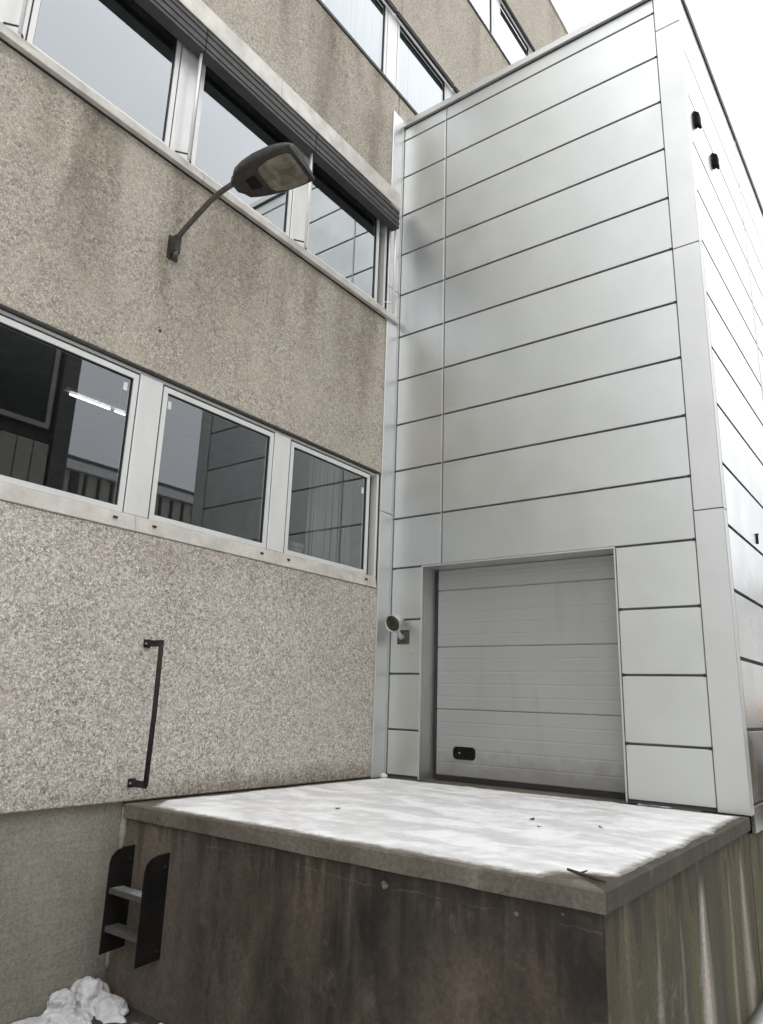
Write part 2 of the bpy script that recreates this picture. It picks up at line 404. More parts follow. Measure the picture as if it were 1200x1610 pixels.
# ------------------------------------------------------------------ mesh builder
class MB:
    def __init__(s): s.v, s.f, s.sm = [], [], []
    def add(s, vs, fs, smooth=False):
        o = len(s.v)
        s.v += [tuple(v) for v in vs]
        s.f += [tuple(o + i for i in f) for f in fs]
        s.sm += [smooth] * len(fs)
        return s
    def hexa(s, p):
        """8 corners: bottom ring 0-3 ccw seen from above, top ring 4-7"""
        return s.add(p, [(3, 2, 1, 0), (4, 5, 6, 7), (0, 1, 5, 4), (1, 2, 6, 5), (2, 3, 7, 6), (3, 0, 4, 7)])
    def box(s, x0, x1, y0, y1, z0, z1):
        return s.hexa([(x0, y0, z0), (x1, y0, z0), (x1, y1, z0), (x0, y1, z0), (x0, y0, z1), (x1, y0, z1), (x1, y1, z1), (x0, y1, z1)])
    def slab(s, p00, p10, p11, p01, n, depth, ch=0.004):
        """chamfered plate whose front face has these corners (ccw seen from outside), n = outward normal"""
        P = [Vector(q) for q in (p00, p10, p11, p01)]
        n = Vector(n).normalized()
        u = (P[1] - P[0]).normalized(); v = (P[3] - P[0]).normalized()
        sg = [(1, 1), (-1, 1), (-1, -1), (1, -1)]
        fr = [P[i] + u * ch * sg[i][0] + v * ch * sg[i][1] for i in range(4)]
        ed = [P[i] - n * ch for i in range(4)]
        bk = [P[i] - n * depth for i in range(4)]
        fs = [(0, 1, 2, 3), (11, 10, 9, 8)]
        for i in range(4):
            j = (i + 1) % 4
            fs += [(4 + i, 4 + j, j, i), (8 + i, 8 + j, 4 + j, 4 + i)]
        return s.add(fr + ed + bk, fs)
    def plate_y(s, x0, x1, z0, z1, y, depth=0.03, ch=0.004):
        return s.slab((x0, y, z0), (x1, y, z0), (x1, y, z1), (x0, y, z1), (0, -1, 0), depth, ch)
    def plate_x(s, y0, y1, z0, z1, x, depth=0.03, ch=0.004):
        return s.slab((x, y0, z0), (x, y1, z0), (x, y1, z1), (x, y0, z1), (1, 0, 0), depth, ch)
    def tube(s, pts, r, n=10, caps=True):
        P = [Vector(p) for p in pts]
        rs = r if isinstance(r, (list, tuple)) else [r] * len(P)
        vs, fs = [], []
        up = Vector((0, 0, 1))
        prev = None
        for i, p in enumerate(P):
            d = (P[min(i + 1, len(P) - 1)] - P[max(i - 1, 0)]).normalized()
            if prev is None:
                a = up if abs(d.z) < 0.9 else Vector((1, 0, 0))
                x = d.cross(a).normalized()
            else:
                x = (prev - d * prev.dot(d)).normalized()
            prev = x
            y = d.cross(x)
            for k in range(n):
                t = 2 * math.pi * k / n
                vs.append(p + (x * math.cos(t) + y * math.sin(t)) * rs[i])
        for i in range(len(P) - 1):
            for k in range(n):
                a, b = i * n + k, i * n + (k + 1) % n
                fs.append((a, b, b + n, a + n))
        s.add(vs, fs, True)
        if caps:
            o = len(s.v) - len(vs)
            s.f += [tuple(o + k for k in range(n))[::-1], tuple(o + (len(P) - 1) * n + k for k in range(n))]
            s.sm += [False, False]
        return s
    def loft(s, rings, smooth=False, cap=True):
        n = len(rings[0])
        vs = [v for r in rings for v in r]
        fs = []
        for i in range(len(rings) - 1):
            for k in range(n):
                a, b = i * n + k, i * n + (k + 1) % n
                fs.append((a, b, b + n, a + n))
        s.add(vs, fs, smooth)
        if cap:
            o = len(s.v) - len(vs)
            s.f += [tuple(o + k for k in range(n))[::-1], tuple(o + (len(rings) - 1) * n + k for k in range(n))]
            s.sm += [False, False]
        return s
    def mesh(s, name):
        me = bpy.data.meshes.new(name)
        me.from_pydata(s.v, [], s.f)
        me.polygons.foreach_set('use_smooth', s.sm)
        me.update()
        import bmesh
        bm = bmesh.new(); bm.from_mesh(me)
        bmesh.ops.recalc_face_normals(bm, faces=bm.faces)
        bm.to_mesh(me); bm.free()
        return me

WP = {}
def obj(name, mb, mat, parent=None, at=(0, 0, 0)):
    me = mb.mesh(name) if isinstance(mb, MB) else mb
    if mat is not None and not me.materials: me.materials.append(mat)
    o = bpy.data.objects.new(name, me)
    COL.objects.link(o)
    at = Vector(at)
    WP[o.name] = at
    if parent is not None:
        o.parent = parent
        o.location = at - WP[parent.name]
    else:
        o.location = at
    return o
def tag(o, label, cat, group=None, kind=None):
    o['label'] = label
    o['category'] = cat
    if group: o['group'] = group
    if kind: o['kind'] = kind
    return o
def thing(name, label, cat, loc=(0, 0, 0), group=None):
    o = bpy.data.objects.new(name, None)
    o.empty_display_size = 0.2
    COL.objects.link(o)
    o.location = loc
    WP[o.name] = Vector(loc)
    return tag(o, label, cat, group)

# ------------------------------------------------------------------ ground
GZ = -1.30
def ground_mat():
    t = NT('snowy yard ground')
    x, y, z = t.sep(t.pos)
    n = t.noise(1.1, 7, 0.65, dist=0.4)
    edge = t.noise(6.0, 5, 0.65)
    # bare damp strip where the wall foot and the dock keep the snow off
    nx = t.maprange(t.math('ADD', x, t.math('MULTIPLY', edge, 0.25)), 0.02, 0.34, 0, 1)
    ny = t.maprange(t.math('ADD', t.math('MULTIPLY', y, -1), t.math('MULTIPLY', edge, 0.5)), 3.55, 3.95, 0, 1)
    inx = t.math('MULTIPLY', t.maprange(x, 3.62, 3.75, 1, 0), t.maprange(x, -0.2, 0.0, 0, 1))
    keep = t.math('SUBTRACT', 1.0, t.math('MULTIPLY', inx, t.math('SUBTRACT', 1.0, t.math('MULTIPLY', nx, ny))))
    patch = t.maprange(n, 0.36, 0.48, 0, 1)
    f = t.math('MULTIPLY', keep, patch, clamp=True)
    asp = t.ramp(t.noise(30, 5, 0.7), [(0.3, (0.020, 0.019, 0.015)), (0.7, (0.055, 0.050, 0.040))])
    sn = t.ramp(t.noise(3.0, 5, 0.6), [(0.3, (0.60, 0.60, 0.61)), (0.7, (0.80, 0.80, 0.81))])
    c = t.mix(f, asp, sn)
    h = t.math('ADD', t.math('MULTIPLY', f, 1.2), t.math('MULTIPLY', t.noise(25, 5, 0.7), 0.5))
    t.principled(c, 0.85, 0, t.bump(h, 0.5, 0.03), 0.3)
    return t.m
g = MB()
S = 600
g.add([(-S, -S, GZ), (S, -S, GZ), (S, S, GZ), (-S, S, GZ)], [(0, 1, 2, 3)])
go = obj('ground', g, ground_mat())
go['kind'] = 'structure'
go['label'] = 'snow dusted yard ground around the loading dock'

# ------------------------------------------------------------------ concrete office building
M0, PITCH = -0.297, 1.58
bld = thing('office_building', 'washed concrete office building with long window bands along the left', 'building', (0, -3.2, GZ))
JY = [-12.74, -6.42, -0.10, 6.22, 12.54]
BANDS = [(-0.012, 2.018, AG_LOW), (3.401, 5.425, AG_UP), (6.96, 8.965, AG_UP), (10.36, 12.50, AG_UP), (13.86, 16.02, AG_UP)]
for zi, (z0, z1, mt) in enumerate(BANDS):
    for a, b in zip(JY[:-1], JY[1:]):
        e = b - (0.0 if b > 12 else 0.020)
        if zi < 2 and a >= -0.2: continue           # behind the metal annex
        obj('wall_panel', MB().plate_x(a, e, z0, z1, 0.0, 0.26, 0.008), mt, bld)
obj('roof_edge', MB().box(-0.4, 0.03, -12.74, 12.54, 16.023, 16.10), ALU_DIRTY, bld)
obj('joint_backing', MB().box(-0.30, -0.262, -12.7, 12.5, 5.43, 16.0), JOINT, bld) if False else None
# plinth under the overhanging wall
obj('plinth', MB().box(-0.30, -0.05, -12.74, 0.0, GZ - 0.1, -0.016), PLINTH, bld)
# rear shell so that nothing shines through
sh = MB()
sh.box(-9.0, -8.8, -12.74, 12.54, GZ, 16.0).box(-8.8, -0.27, -12.74, -12.5, GZ, 16.0).box(-8.8, -0.27, 12.3, 12.54, GZ, 16.0).box(-8.8, -0.27, -12.5, 12.3, 15.8, 16.0)
obj('rear_shell', sh, AG_UP, bld)

# floors: sill bottom, sill top, sash bottom, sash top, head top
FLOORS = [dict(sb=2.018, st=2.150, s0=2.153, s1=3.330, ht=3.398, ks=range(-8, 0)),
          dict(sb=5.430, st=5.560, s0=5.563, s1=6.900, ht=6.957, ks=range(-8, 0)),
          dict(sb=8.970, st=9.010, s0=9.013, s1=10.29, ht=10.357, ks=range(-8, 8)),
          dict(sb=12.505, st=12.545, s0=12.548, s1=13.80, ht=13.857, ks=range(-8, 8))]
def ring_x(mb, y0, y1, z0, z1, w, xf, xb):
    """rectangular frame facing +x"""
    mb.box(xb, xf, y0, y1, z0, z0 + w).box(xb, xf, y0, y1, z1 - w, z1)
    mb.box(xb, xf, y0, y0 + w, z0 + w, z1 - w).box(xb, xf, y1 - w, y1, z0 + w, z1 - w)
    return mb
frame_mesh, pane_mesh, gask_mesh, blind_mesh = {}, {}, {}, {}
for fi, F in enumerate(FLOORS):
    h = F['s1'] - F['s0']
    w = PITCH - 0.25
    frame_mesh[fi] = ring_x(MB(), 0, w, 0, h, 0.045, -0.022, -0.085).mesh('window_frame')
    gk = ring_x(MB(), 0.045, w - 0.045, 0.045, h - 0.045, 0.007, -0.034, -0.06)
    ring_x(gk, -0.008, w + 0.008, -0.004, h + 0.004, 0.0035, -0.026, -0.08)
    gask_mesh[fi] = gk.mesh('gasket')
    pane_mesh[fi] = MB().box(-0.056, -0.048, 0.046, w - 0.046, 0.046, h - 0.046).mesh('pane')
    for k in F['ks']:
        y0 = M0 + PITCH * k + 0.125
        o = obj('window', frame_mesh[fi], ALU, bld, (0, y0, F['s0']))
        obj('gasket', gask_mesh[fi], GASKET, o, (0, y0, F['s0']))
        obj('pane', pane_mesh[fi], (GLASS, GLASS_UP, GLASS_TOP, GLASS_TOP)[fi], o, (0, y0, F['s0']))
        if fi == 0 and k in (-3, -2, -1):
            yy = {-3: y0 + w - 0.10, -2: y0 + 0.09, -1: y0 + w - 0.10}[k]
            zz = {-3: 3.20, -2: 3.19, -1: 3.12}[k]
            obj('sticker', MB().box(-0.0475, -0.046, yy - 0.018, yy + 0.018, zz - 0.035, zz + 0.035), PAPER, o)
        if fi >= 2:
            bl = MB()
            n = 14
            rr = random.Random(k * 7 + fi)
            for i in range(n):
                a = y0 + 0.05 + (w - 0.1) * i / n
                b = y0 + 0.05 + (w - 0.1) * (i + 1) / n - 0.006
                dx = rr.uniform(-0.008, 0.008)
                bl.box(-0.112 + dx, -0.108 + dx, a, b, F['s0'] + 0.03, F['s1'] - 0.03)
            obj('blind', bl, BLINDW, o)
    # mullion covers between the windows
    mm = MB().plate_x(-0.112, 0.112, F['s0'], F['s1'] + 0.02, -0.018, 0.07, 0.004).mesh('mullion_cover')
    ks = list(F['ks']) + [F['ks'][-1] + 1]
    for k in ks:
        if fi < 2 and k == 0: continue
        obj('mullion_cover', mm, ALU, bld, (0, M0 + PITCH * k, 0))
    ya, yb = M0 + PITCH * ks[0], (M0 + PITCH * ks[-1] + 0.02 if fi < 2 else 12.3)
    # head strip: dark shadow gap under the concrete and a light head rail
    obj('head_rail', MB().box(-0.10, -0.030, ya, yb, F['s1'] + 0.022, F['ht'] - 0.022), ALU, bld)
    obj('drip_strip', MB().box(-0.12, 0.004, ya, yb, F['ht'] - 0.020, F['ht'] - 0.001), JOINT, bld)
    if fi == 0:
        for k in F['ks']:
            a = M0 + PITCH * k
            b = a + PITCH - 0.004 if k < -1 else -0.262
            obj('sill', MB().slab((0.012, a, F['sb'] + 0.003), (0.012, b, F['sb'] + 0.003), (-0.012, b, F['st']), (-0.012, a, F['st']), (1, 0, 0.1), 0.10, 0.004), ALU_DIRTY, bld)
            for yy in (a + 0.17, b - 0.19):
                obj('drain_cap', MB().plate_x(yy - 0.018, yy + 0.018, 2.088, 2.104, 0.012, 0.012, 0.002), GASKET, bld)
        obj('jamb', MB().box(-0.10, -0.010, -0.300, -0.266, F['st'], F['ht'] - 0.02), ALU, bld)
    elif fi == 1:
        for i in range(4):
            a = -12.7 + 3.16 * i
            b = a + 3.155 if i < 3 else -0.045
            s = MB().plate_x(a, b, 5.434, 5.490, 0.060, 0.16, 0.004)
            s.plate_x(a, b, 5.493, 5.556, 0.020, 0.12, 0.004)
            obj('sill', s, ALU_DIRTY, bld)
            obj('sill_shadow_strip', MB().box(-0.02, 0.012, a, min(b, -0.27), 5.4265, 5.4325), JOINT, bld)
        obj('jamb', MB().box(-0.10, -0.014, -0.310, -0.268, F['st'], 6.95), ALU, bld)
    else:
        obj('sill', MB().box(-0.10, 0.018, -12.7, 12.3, F['sb'] - 0.002, F['st']), DARKSLAT, bld)

# floor 1: pelmet with the bundled outdoor blinds and their guide rods
for i, (a, b) in enumerate(((-11.90, -8.742), (-8.740, -5.582), (-5.580, -2.422), (-2.420, -0.205))):
    pe = MB()
    pe.slab((0.150, a, 6.985), (0.150, b - 0.004, 6.985), (0.135, b - 0.004, 7.235), (0.135, a, 7.235), (1, 0, 0.06), 0.012, 0.003)
    pe.box(0.003, 0.134, a, b - 0.004, 7.205, 7.228)
    obj('blind_pelmet', pe, ALU_DIRTY, bld)
for k in range(-8, 0):
    a = M0 + PITCH * k + 0.035
    b = a + PITCH - 0.012 if k < -1 else -0.215
    st = MB()
    for j in range(9):
        z = 6.742 + j * 0.026
        dx = 0.004 * ((j * 5) % 3 - 1)
        st.box(0.030 + dx, 0.138 + dx, a, b, z, z + 0.0245)
    st.box(0.024, 0.142, a, b, 6.715, 6.738)
    st.box(0.005, 0.118, a, b, 6.975, 7.0)
    so = obj('blind_stack', st, DARKSLAT, bld)
    if k > -8:
        rod = MB().tube([(0.080, a - 0.006, 5.52), (0.080, a - 0.006, 6.90)], 0.016, 8)
        obj('guide_rod', rod, ALU, so)
        br = MB().tube([(0.080, a - 0.006, 5.575), (-0.02, a - 0.09, 5.60)], 0.008, 6)
        br.tube([(0.080, a - 0.006, 5.545), (0.06, a + 0.03, 5.515)], 0.009, 6)
        obj('rod_bracket', br, DARKSLAT, so)
    if k == -1:
        obj('guide_rod', MB().tube([(0.075, -0.205, 5.52), (0.075, -0.205, 6.90)], 0.016, 8), ALU, so)
        obj('rod_bracket', MB().tube([(0.075, -0.205, 5.66), (-0.02, -0.27, 5.67)], 0.010, 6), ALU, so)
for fi in (2, 3):
    F = FLOORS[fi]
    for k in F['ks']:
        a = M0 + PITCH * k + 0.02
        st = MB()
        for j in range(3):
            st.box(0.006, 0.052 - 0.006 * (j % 2), a, a + PITCH - 0.03, F['s1'] - 0.055 + j * 0.022, F['s1'] - 0.041 + j * 0.022)
        obj('blind_stack', st, DARKSLAT, bld)
# small open anchor hole in the washed concrete
obj('anchor_hole', MB().tube([(-0.004, -3.455, 3.793), (0.0015, -3.455, 3.793)], 0.016, 8), JOINT, bld)
obj('anchor_hole', MB().tube([(-0.004, -3.47, 3.82), (0.0015, -3.47, 3.82)], 0.007, 6), JOINT, bld)

# rooms behind the glass
rm = MB()
for (z0, z1) in ((1.10, 4.05), (4.60, 8.1)):
    rm.box(-5.0, -4.9, -12.4, -0.02, z0, z1)
    rm.box(-4.9, -0.262, -12.4, -0.02, z0 - 0.1, z0).box(-4.9, -0.262, -12.4, -0.02, z1, z1 + 0.1)
    rm.box(-4.9, -0.262, -12.4, -12.3, z0, z1).box(-4.9, -0.262, -0.12, -0.02, z0, z1)
    for yy in (-6.6, ):
        rm.box(-4.9, -0.6, yy - 0.05, yy + 0.05, z0, z1)
obj('interior', rm, ROOM, bld)
lt = thing('ceiling_lamp', 'row of glowing white ceiling tubes seen through the lower left window', 'lamp', (-1.5, -3.05, 3.60))
TUBE = mat_emit('lit tube', (1.0, 0.98, 0.93), 3.2)
for a, b in ((-3.368, -3.20), (-3.185, -3.06), (-3.045, -2.925), (-2.866, -2.742)):
    obj('tube_lamp', MB().tube([(-1.5, a, 3.595), (-1.5, b, 3.595)], 0.0115, 8), TUBE, lt)
obj('lamp_rail', MB().box(-1.53, -1.47, -3.42, -2.70, 3.62, 3.65), ALU, lt)
obj('suspension', MB().box(-1.503, -1.497, -3.3, -3.29, 3.652, 4.05).box(-1.503, -1.497, -2.83, -2.82, 3.652, 4.05), ALU, lt)
cu_ = thing('curtain', 'grey vertical strip curtain behind the lower window next to the metal annex', 'curtain', (-0.42, -0.70, 2.05))
for i in range(15):
    a = -1.02 + i * 0.052
    dx = random.uniform(-0.02, 0.02)
    obj('curtain_strip', MB().slab((-0.42 + dx, a, 2.02), (-0.42 + dx * 0.3 + random.uniform(-.015, .015), a + 0.047, 2.02), (-0.42 + dx * 0.3, a + 0.047, 3.5), (-0.42 + dx, a, 3.5), (1, 0, 0), 0.003, 0.0005), CURTAIN, cu_)
for i, (a, b, h, mt, lb) in enumerate(((-1.62, -1.38, 0.24, CARD, 'brown carton on the inner ledge of the lower right window, at the left'),
                                    (-1.34, -1.16, 0.30, CURTAIN, 'grey folder box on the inner ledge between carton and strip curtain'))):
    bx = thing('storage_box', lb, 'box', (-0.45, (a + b) / 2, 2.04))
    obj('box_body', MB().plate_x(a, b, 2.04, 2.04 + h, -0.33, 0.24, 0.004), mt, bx)
    obj('box_lid', MB().plate_x(a - 0.008, b + 0.008, 2.04 + h + 0.002, 2.04 + h + 0.05, -0.322, 0.256, 0.004), mt, bx)
obj('ledge', MB().box(-0.75, -0.264, -12.2, -0.13, 1.99, 2.035), ROOM, bld)

# ------------------------------------------------------------------ metal clad annex
X0, XS, XP, X1, DEPTH = 0.030, 0.700, 3.404, 3.655, 9.2
KX = 0.0145                                        # the side wall runs slightly out of square
ann = thing('metal_annex', 'silver metal clad delivery annex with grey sectional door beside the loading dock', 'building', (1.85, 0, GZ))
SEAMS = [8.2806 - 0.6 * i for i in range(14)]      # joint centre heights, the eleventh is the door head
GAP = 0.0105
DX0, DX1, DZ = 0.460, 2.650, SEAMS[10]
core = MB()
core.box(X0 + 0.02, XP + 0.2, 0.036, 0.30, DZ + 0.02, 8.47)
core.box(X0 + 0.02, DX0 - 0.012, 0.036, 0.30, -0.02, DZ + 0.015)
core.box(DX1 + 0.012, XP + 0.2, 0.036, 0.30, -0.02, DZ + 0.015)
core.box(X0 + 0.02, XP + 0.2, 0.32, 0.36, -0.02, 8.47)
core.hexa([(3.2, 0.31, -0.14), (X1 - 0.036, 0.31, -0.14), (X1 - 0.036 + KX * DEPTH, DEPTH, -0.14), (3.2, DEPTH, -0.14),
           (3.2, 0.31, 8.47), (X1 - 0.036, 0.31, 8.47), (X1 - 0.036 + KX * DEPTH, DEPTH, 8.47), (3.2, DEPTH, 8.47)])
core.box(X0 + 0.03, 3.19, DEPTH - 0.1, DEPTH, -0.1, 8.47)
core.box(X0 + 0.03, 3.19, 0.37, DEPTH - 0.11, 8.40, 8.46)
obj('wall_core', core, SHEETGAP, ann)
rows = [(SEAMS[0] + GAP, 8.470)] + [(SEAMS[i + 1] + GAP, SEAMS[i] - GAP) for i in range(10)]
for (z0, z1) in rows:
    obj('cladding_panel', MB().plate_y(X0 + 0.006, XS - 0.011, z0, z1, 0.0, 0.034, 0.005), METAL, ann)
    obj('cladding_panel', MB().plate_y(XS + 0.011, XP - 0.006, z0, z1, 0.0, 0.034, 0.005), METAL, ann)
low = [(SEAMS[11] + GAP, SEAMS[10] - GAP), (SEAMS[12] + GAP, SEAMS[11] - GAP), (SEAMS[13] + GAP, SEAMS[12] - GAP), (0.012, SEAMS[13] - GAP)]
for (z0, z1) in low:
    obj('cladding_panel', MB().plate_y(X0 + 0.006, DX0 - 0.022, z0, z1, 0.0, 0.034, 0.005), METAL, ann)
    obj('cladding_panel', MB().plate_y(DX1 + 0.022, XP - 0.006, z0, z1, 0.0, 0.034, 0.005), METAL, ann)
# dark rivet heads at the ends of the joints
rv = MB()
for i, zz in enumerate(SEAMS):
    ends = [(XP - 0.012)] + ([DX1 + 0.03] if i > 10 else [])
    for xx in ends:
        rv.box(xx - 0.016, xx + 0.012, -0.004, 0.02, zz - 0.013, zz + 0.013)
rvo = obj('joint_clip', rv, JOINT, ann)
rvo['kind'] = 'stuff'
obj('joint_cover', MB().box(XS - 0.006, XS + 0.006, -0.0035, 0.02, SEAMS[10] + 0.012, 8.47), METAL_POST, ann)
# corner post in three lengths wrapping round to the side wall
PZ = [(-0.018, 2.540), (2.548, 5.262), (5.270, 8.000), (8.008, 8.475)]
for (z0, z1) in PZ:
    p = MB()
    p.plate_y(XP, X1, z0, z1, -0.010, 0.044, 0.004)
    p.slab((X1, -0.006, z0), (X1 + 0.115 * KX, 0.115, z0), (X1 + 0.115 * KX, 0.115, z1), (X1, -0.006, z1), (1, 0, 0), 0.03, 0.003)
    obj('corner_post', p, METAL_POST, ann)
# roof coping
cp = MB()
cp.box(X0 - 0.02, X1 + 0.03, -0.040, 0.30, 8.490, 8.575)
cp.hexa([(3.3, 0.302, 8.490), (X1 + 0.03 + 0.3 * KX, 0.302, 8.490), (X1 + 0.03 + KX * DEPTH, DEPTH, 8.490), (3.3, DEPTH, 8.490),
         (3.3, 0.302, 8.575), (X1 + 0.03 + 0.3 * KX, 0.302, 8.575), (X1 + 0.03 + KX * DEPTH, DEPTH, 8.575), (3.3, DEPTH, 8.575)])
obj('roof_coping', cp, METAL_POST, ann)
obj('coping_shadow_gap', MB().box(X0, X1 - 0.01, 0.002, 0.05, 8.471, 8.4895).hexa(
    [(3.4, 0.052, 8.471), (X1 + 0.012, 0.052, 8.471), (X1 + 0.012 + KX * DEPTH, DEPTH, 8.471), (3.4, DEPTH, 8.471),
     (3.4, 0.052, 8.4895), (X1 + 0.012, 0.052, 8.4895), (X1 + 0.012 + KX * DEPTH, DEPTH, 8.4895), (3.4, DEPTH, 8.4895)]), JOINT, ann)
# side wall panels
SZ = [8.470] + [7.700 - 0.588 * i for i in range(14)] + [-0.16]
SY = [0.122, 2.780, 5.980, DEPTH]
xs = lambda y: X1 + KX * y
for i in range(len(SZ) - 1):
    z1 = SZ[i] - (0.016 if i else 0.0)
    z0 = SZ[i + 1] + (0.016 if i < len(SZ) - 2 else 0.0)
    for a, b in zip(SY[:-1], SY[1:]):
        b -= 0.010
        obj('cladding_panel', MB().slab((xs(a), a, z0), (xs(b), b, z0), (xs(b), b, z1), (xs(a), a, z1), (1, -KX, 0), 0.03, 0.0015), METAL_SIDE, ann)
for yy in SY[1:3]:
    x = xs(yy - 0.005)
    obj('joint_cover', MB().box(x - 0.02, x + 0.005, yy - 0.028, yy + 0.018, -0.15, 8.47), METAL_POST, ann)
# vertical flashing strip on the concrete next to the annex
for (z0, z1) in ((-0.02, 2.930), (2.936, 5.900), (5.906, 8.610)):
    f = MB().plate_x(-0.252, -0.030, z0, z1, 0.022, 0.02, 0.004)
    f.box(-0.01, 0.030, -0.029, 0.06, z0, z1)
    obj('flashing_strip', f, METAL_POST, ann)
# door opening: lining, seal, sections
YD = 0.272
rl = MB()
rl.plate_y(DX0 - 0.018, DX0, -0.018, DZ + 0.004, -0.007, 0.035, 0.003)
rl.box(DX0 - 0.012, DX0, 0.030, YD + 0.02, -0.018, DZ - 0.008)
rl.plate_y(DX1, DX1 + 0.018, -0.018, DZ + 0.004, -0.007, 0.035, 0.003)
rl.box(DX1, DX1 + 0.012, 0.030, YD + 0.02, -0.018, DZ - 0.008)
rl.box(DX0, DX1, -0.004, YD + 0.02, DZ - 0.010, DZ + 0.006)
obj('door_lining', rl, METAL_POST, ann)
gd = obj('garage_door', MB().box(DX0 + 0.01, DX1 - 0.01, YD + 0.05, YD + 0.056, 0.0, DZ - 0.02), DOORM, ann)
gd['label'] = 'closed grey sectional loading door'
seal = MB().box(DX0 + 0.002, DX0 + 0.040, YD - 0.006, YD + 0.04, -0.018, DZ - 0.012).box(DX1 - 0.040, DX1 - 0.002, YD - 0.006, YD + 0.04, -0.018, DZ - 0.012)
seal.box(DX0 + 0.041, DX1 - 0.041, YD - 0.010, YD + 0.04, -0.020, 0.024)
obj('door_seal', seal, GASKET, gd)
def section(z0, z1):
    """one door leaf section: horizontally ribbed sheet"""
    mb = MB()
    xa, xb = DX0 + 0.042, DX1 - 0.042
    nr_ = 5
    prof = [(YD + 0.04, z0), (YD + 0.008, z0), (YD, z0 + 0.010)]
    for i in range(1, nr_):
        zc = z0 + (z1 - z0) * i / nr_
        if zc - 0.01 < z1 - 0.012:
            prof += [(YD, zc - 0.011), (YD + 0.0018, zc - 0.004), (YD + 0.0018, zc + 0.004), (YD, zc + 0.011)]
    prof += [(YD, z1 - 0.010), (YD + 0.008, z1), (YD + 0.04, z1)]
    vs = [(x, y, z) for x in (xa, xb) for (y, z) in prof]
    n = len(prof)
    fs = [(i, i + 1, n + i + 1, n + i) for i in range(n - 1)] + [tuple(range(n))[::-1], tuple(range(n, 2 * n)), (n - 1, 0, n, 2 * n - 1)]
    return mb.add(vs, fs)
for a, b in ((0.026, 0.712), (0.716, 1.386), (1.390, 2.026), (2.030, DZ - 0.013)):
    obj('door_section', section(a, b), DOORM, gd)
def rounded(cx, cz, hw, hh, r, y, n=5):
    o = []
    for (sx, sz, a0) in ((1, -1, -90), (1, 1, 0), (-1, 1, 90), (-1, -1, 180)):
        for i in range(n):
            a = math.radians(a0 + 90 * i / (n - 1))
            o.append((cx + sx * (hw - r) + r * math.cos(a), y, cz + sz * (hh - r) + r * math.sin(a)))
    return o
hd = MB().loft([rounded(0.850, 0.268, 0.136, 0.066, 0.04, YD + 0.002), rounded(0.850, 0.268, 0.132, 0.062, 0.04, YD - 0.012), rounded(0.850, 0.268, 0.112, 0.045, 0.03, YD - 0.012), rounded(0.850, 0.268, 0.108, 0.042, 0.03, YD - 0.002)])
ho = obj('door_handle', hd, BLACKST, gd)
obj('handle_stud', MB().tube([(0.796, YD - 0.006, 0.268), (0.796, YD - 0.013, 0.268)], 0.008, 8), SILVER, gd)
# concrete base under the side wall
obj('annex_base', MB().hexa([(3.0, 0.002, GZ - 0.1), (3.622, 0.002, GZ - 0.1), (3.622 + KX * DEPTH, DEPTH, GZ - 0.1), (3.0, DEPTH, GZ - 0.1),
                             (3.0, 0.002, -0.165), (3.622, 0.002, -0.165), (3.622 + KX * DEPTH, DEPTH, -0.165), (3.0, DEPTH, -0.165)]), DOCKS, ann)
# small raised silver mark below the spotlight
obj('wall_mark', MB().box(0.331, 0.338, -0.008, 0.0, 1.318, 1.40).box(0.305, 0.368, -0.010, 0.0, 1.302, 1.318), SILVER, ann)

# ------------------------------------------------------------------ loading dock
ZT, YF, XR = -0.025, -3.256, 3.640
dock = thing('loading_dock', 'stained concrete loading dock platform under thin snow in front of the grey door', 'loading dock', (1.8, -1.6, GZ))
def wavy_lip():
    mb = MB()
    n = 40
    def prof(i):
        x = -0.045 + (XR + 0.045) * i / n
        w = mnoise.noise((x * 3, 7, 0)) * 0.004
        e = mnoise.noise((x * 9, 2, 0)) * 0.003
        zb = -0.128 + w
        q = [(x, YF + 0.25, ZT), (x, YF + 0.010, ZT + e * 0.5), (x, YF + e * 0.3, ZT - 0.009), (x, YF + 0.001, zb + 0.004), (x, YF + 0.006, zb), (x, YF + 0.25, zb)]
        return [(min(a, XR - (b - YF)), b, c) for a, b, c in q]         # mitred into the side rim
    return mb.loft([prof(i) for i in range(n + 1)], False)
obj('rim_front', wavy_lip(), LIPM, dock)
rr_ = MB()
n = 36
rings = []
for i in range(n + 1):
    y = YF + (-0.003 - YF) * i / n
    w = mnoise.noise((3, y * 3, 0)) * 0.005
    e = mnoise.noise((5, y * 9, 0)) * 0.003
    zb = -0.128 + w
    q = [(XR - 0.25, y, ZT), (XR - 0.010, y, ZT + e * 0.4), (XR + e * 0.3, y, ZT - 0.010), (XR - 0.001, y, zb + 0.004), (XR - 0.006, y, zb), (XR - 0.25, y, zb)]
    rings.append([(a, max(b, YF + (XR - a) + 0.0015), c) for a, b, c in q])
rr_.loft(rings)
obj('rim_side', rr_, RIMS, dock)
obj('platform_top', MB().box(-0.045, XR - 0.26, YF + 0.26, -0.002, ZT - 0.10, ZT), LIPM, dock)
obj('door_sill', MB().box(DX0, DX1, 0.0, YD + 0.04, ZT - 0.10, ZT - 0.001), LIPM, dock)
obj('front_wall', MB().box(-0.048, XR - 0.024, YF + 0.030, YF + 0.25, GZ - 0.1, -0.132), DOCKF, dock)
obj('side_wall', MB().box(XR - 0.25, XR - 0.022, YF + 0.0325, -0.004, GZ - 0.1, -0.134), DOCKS, dock)
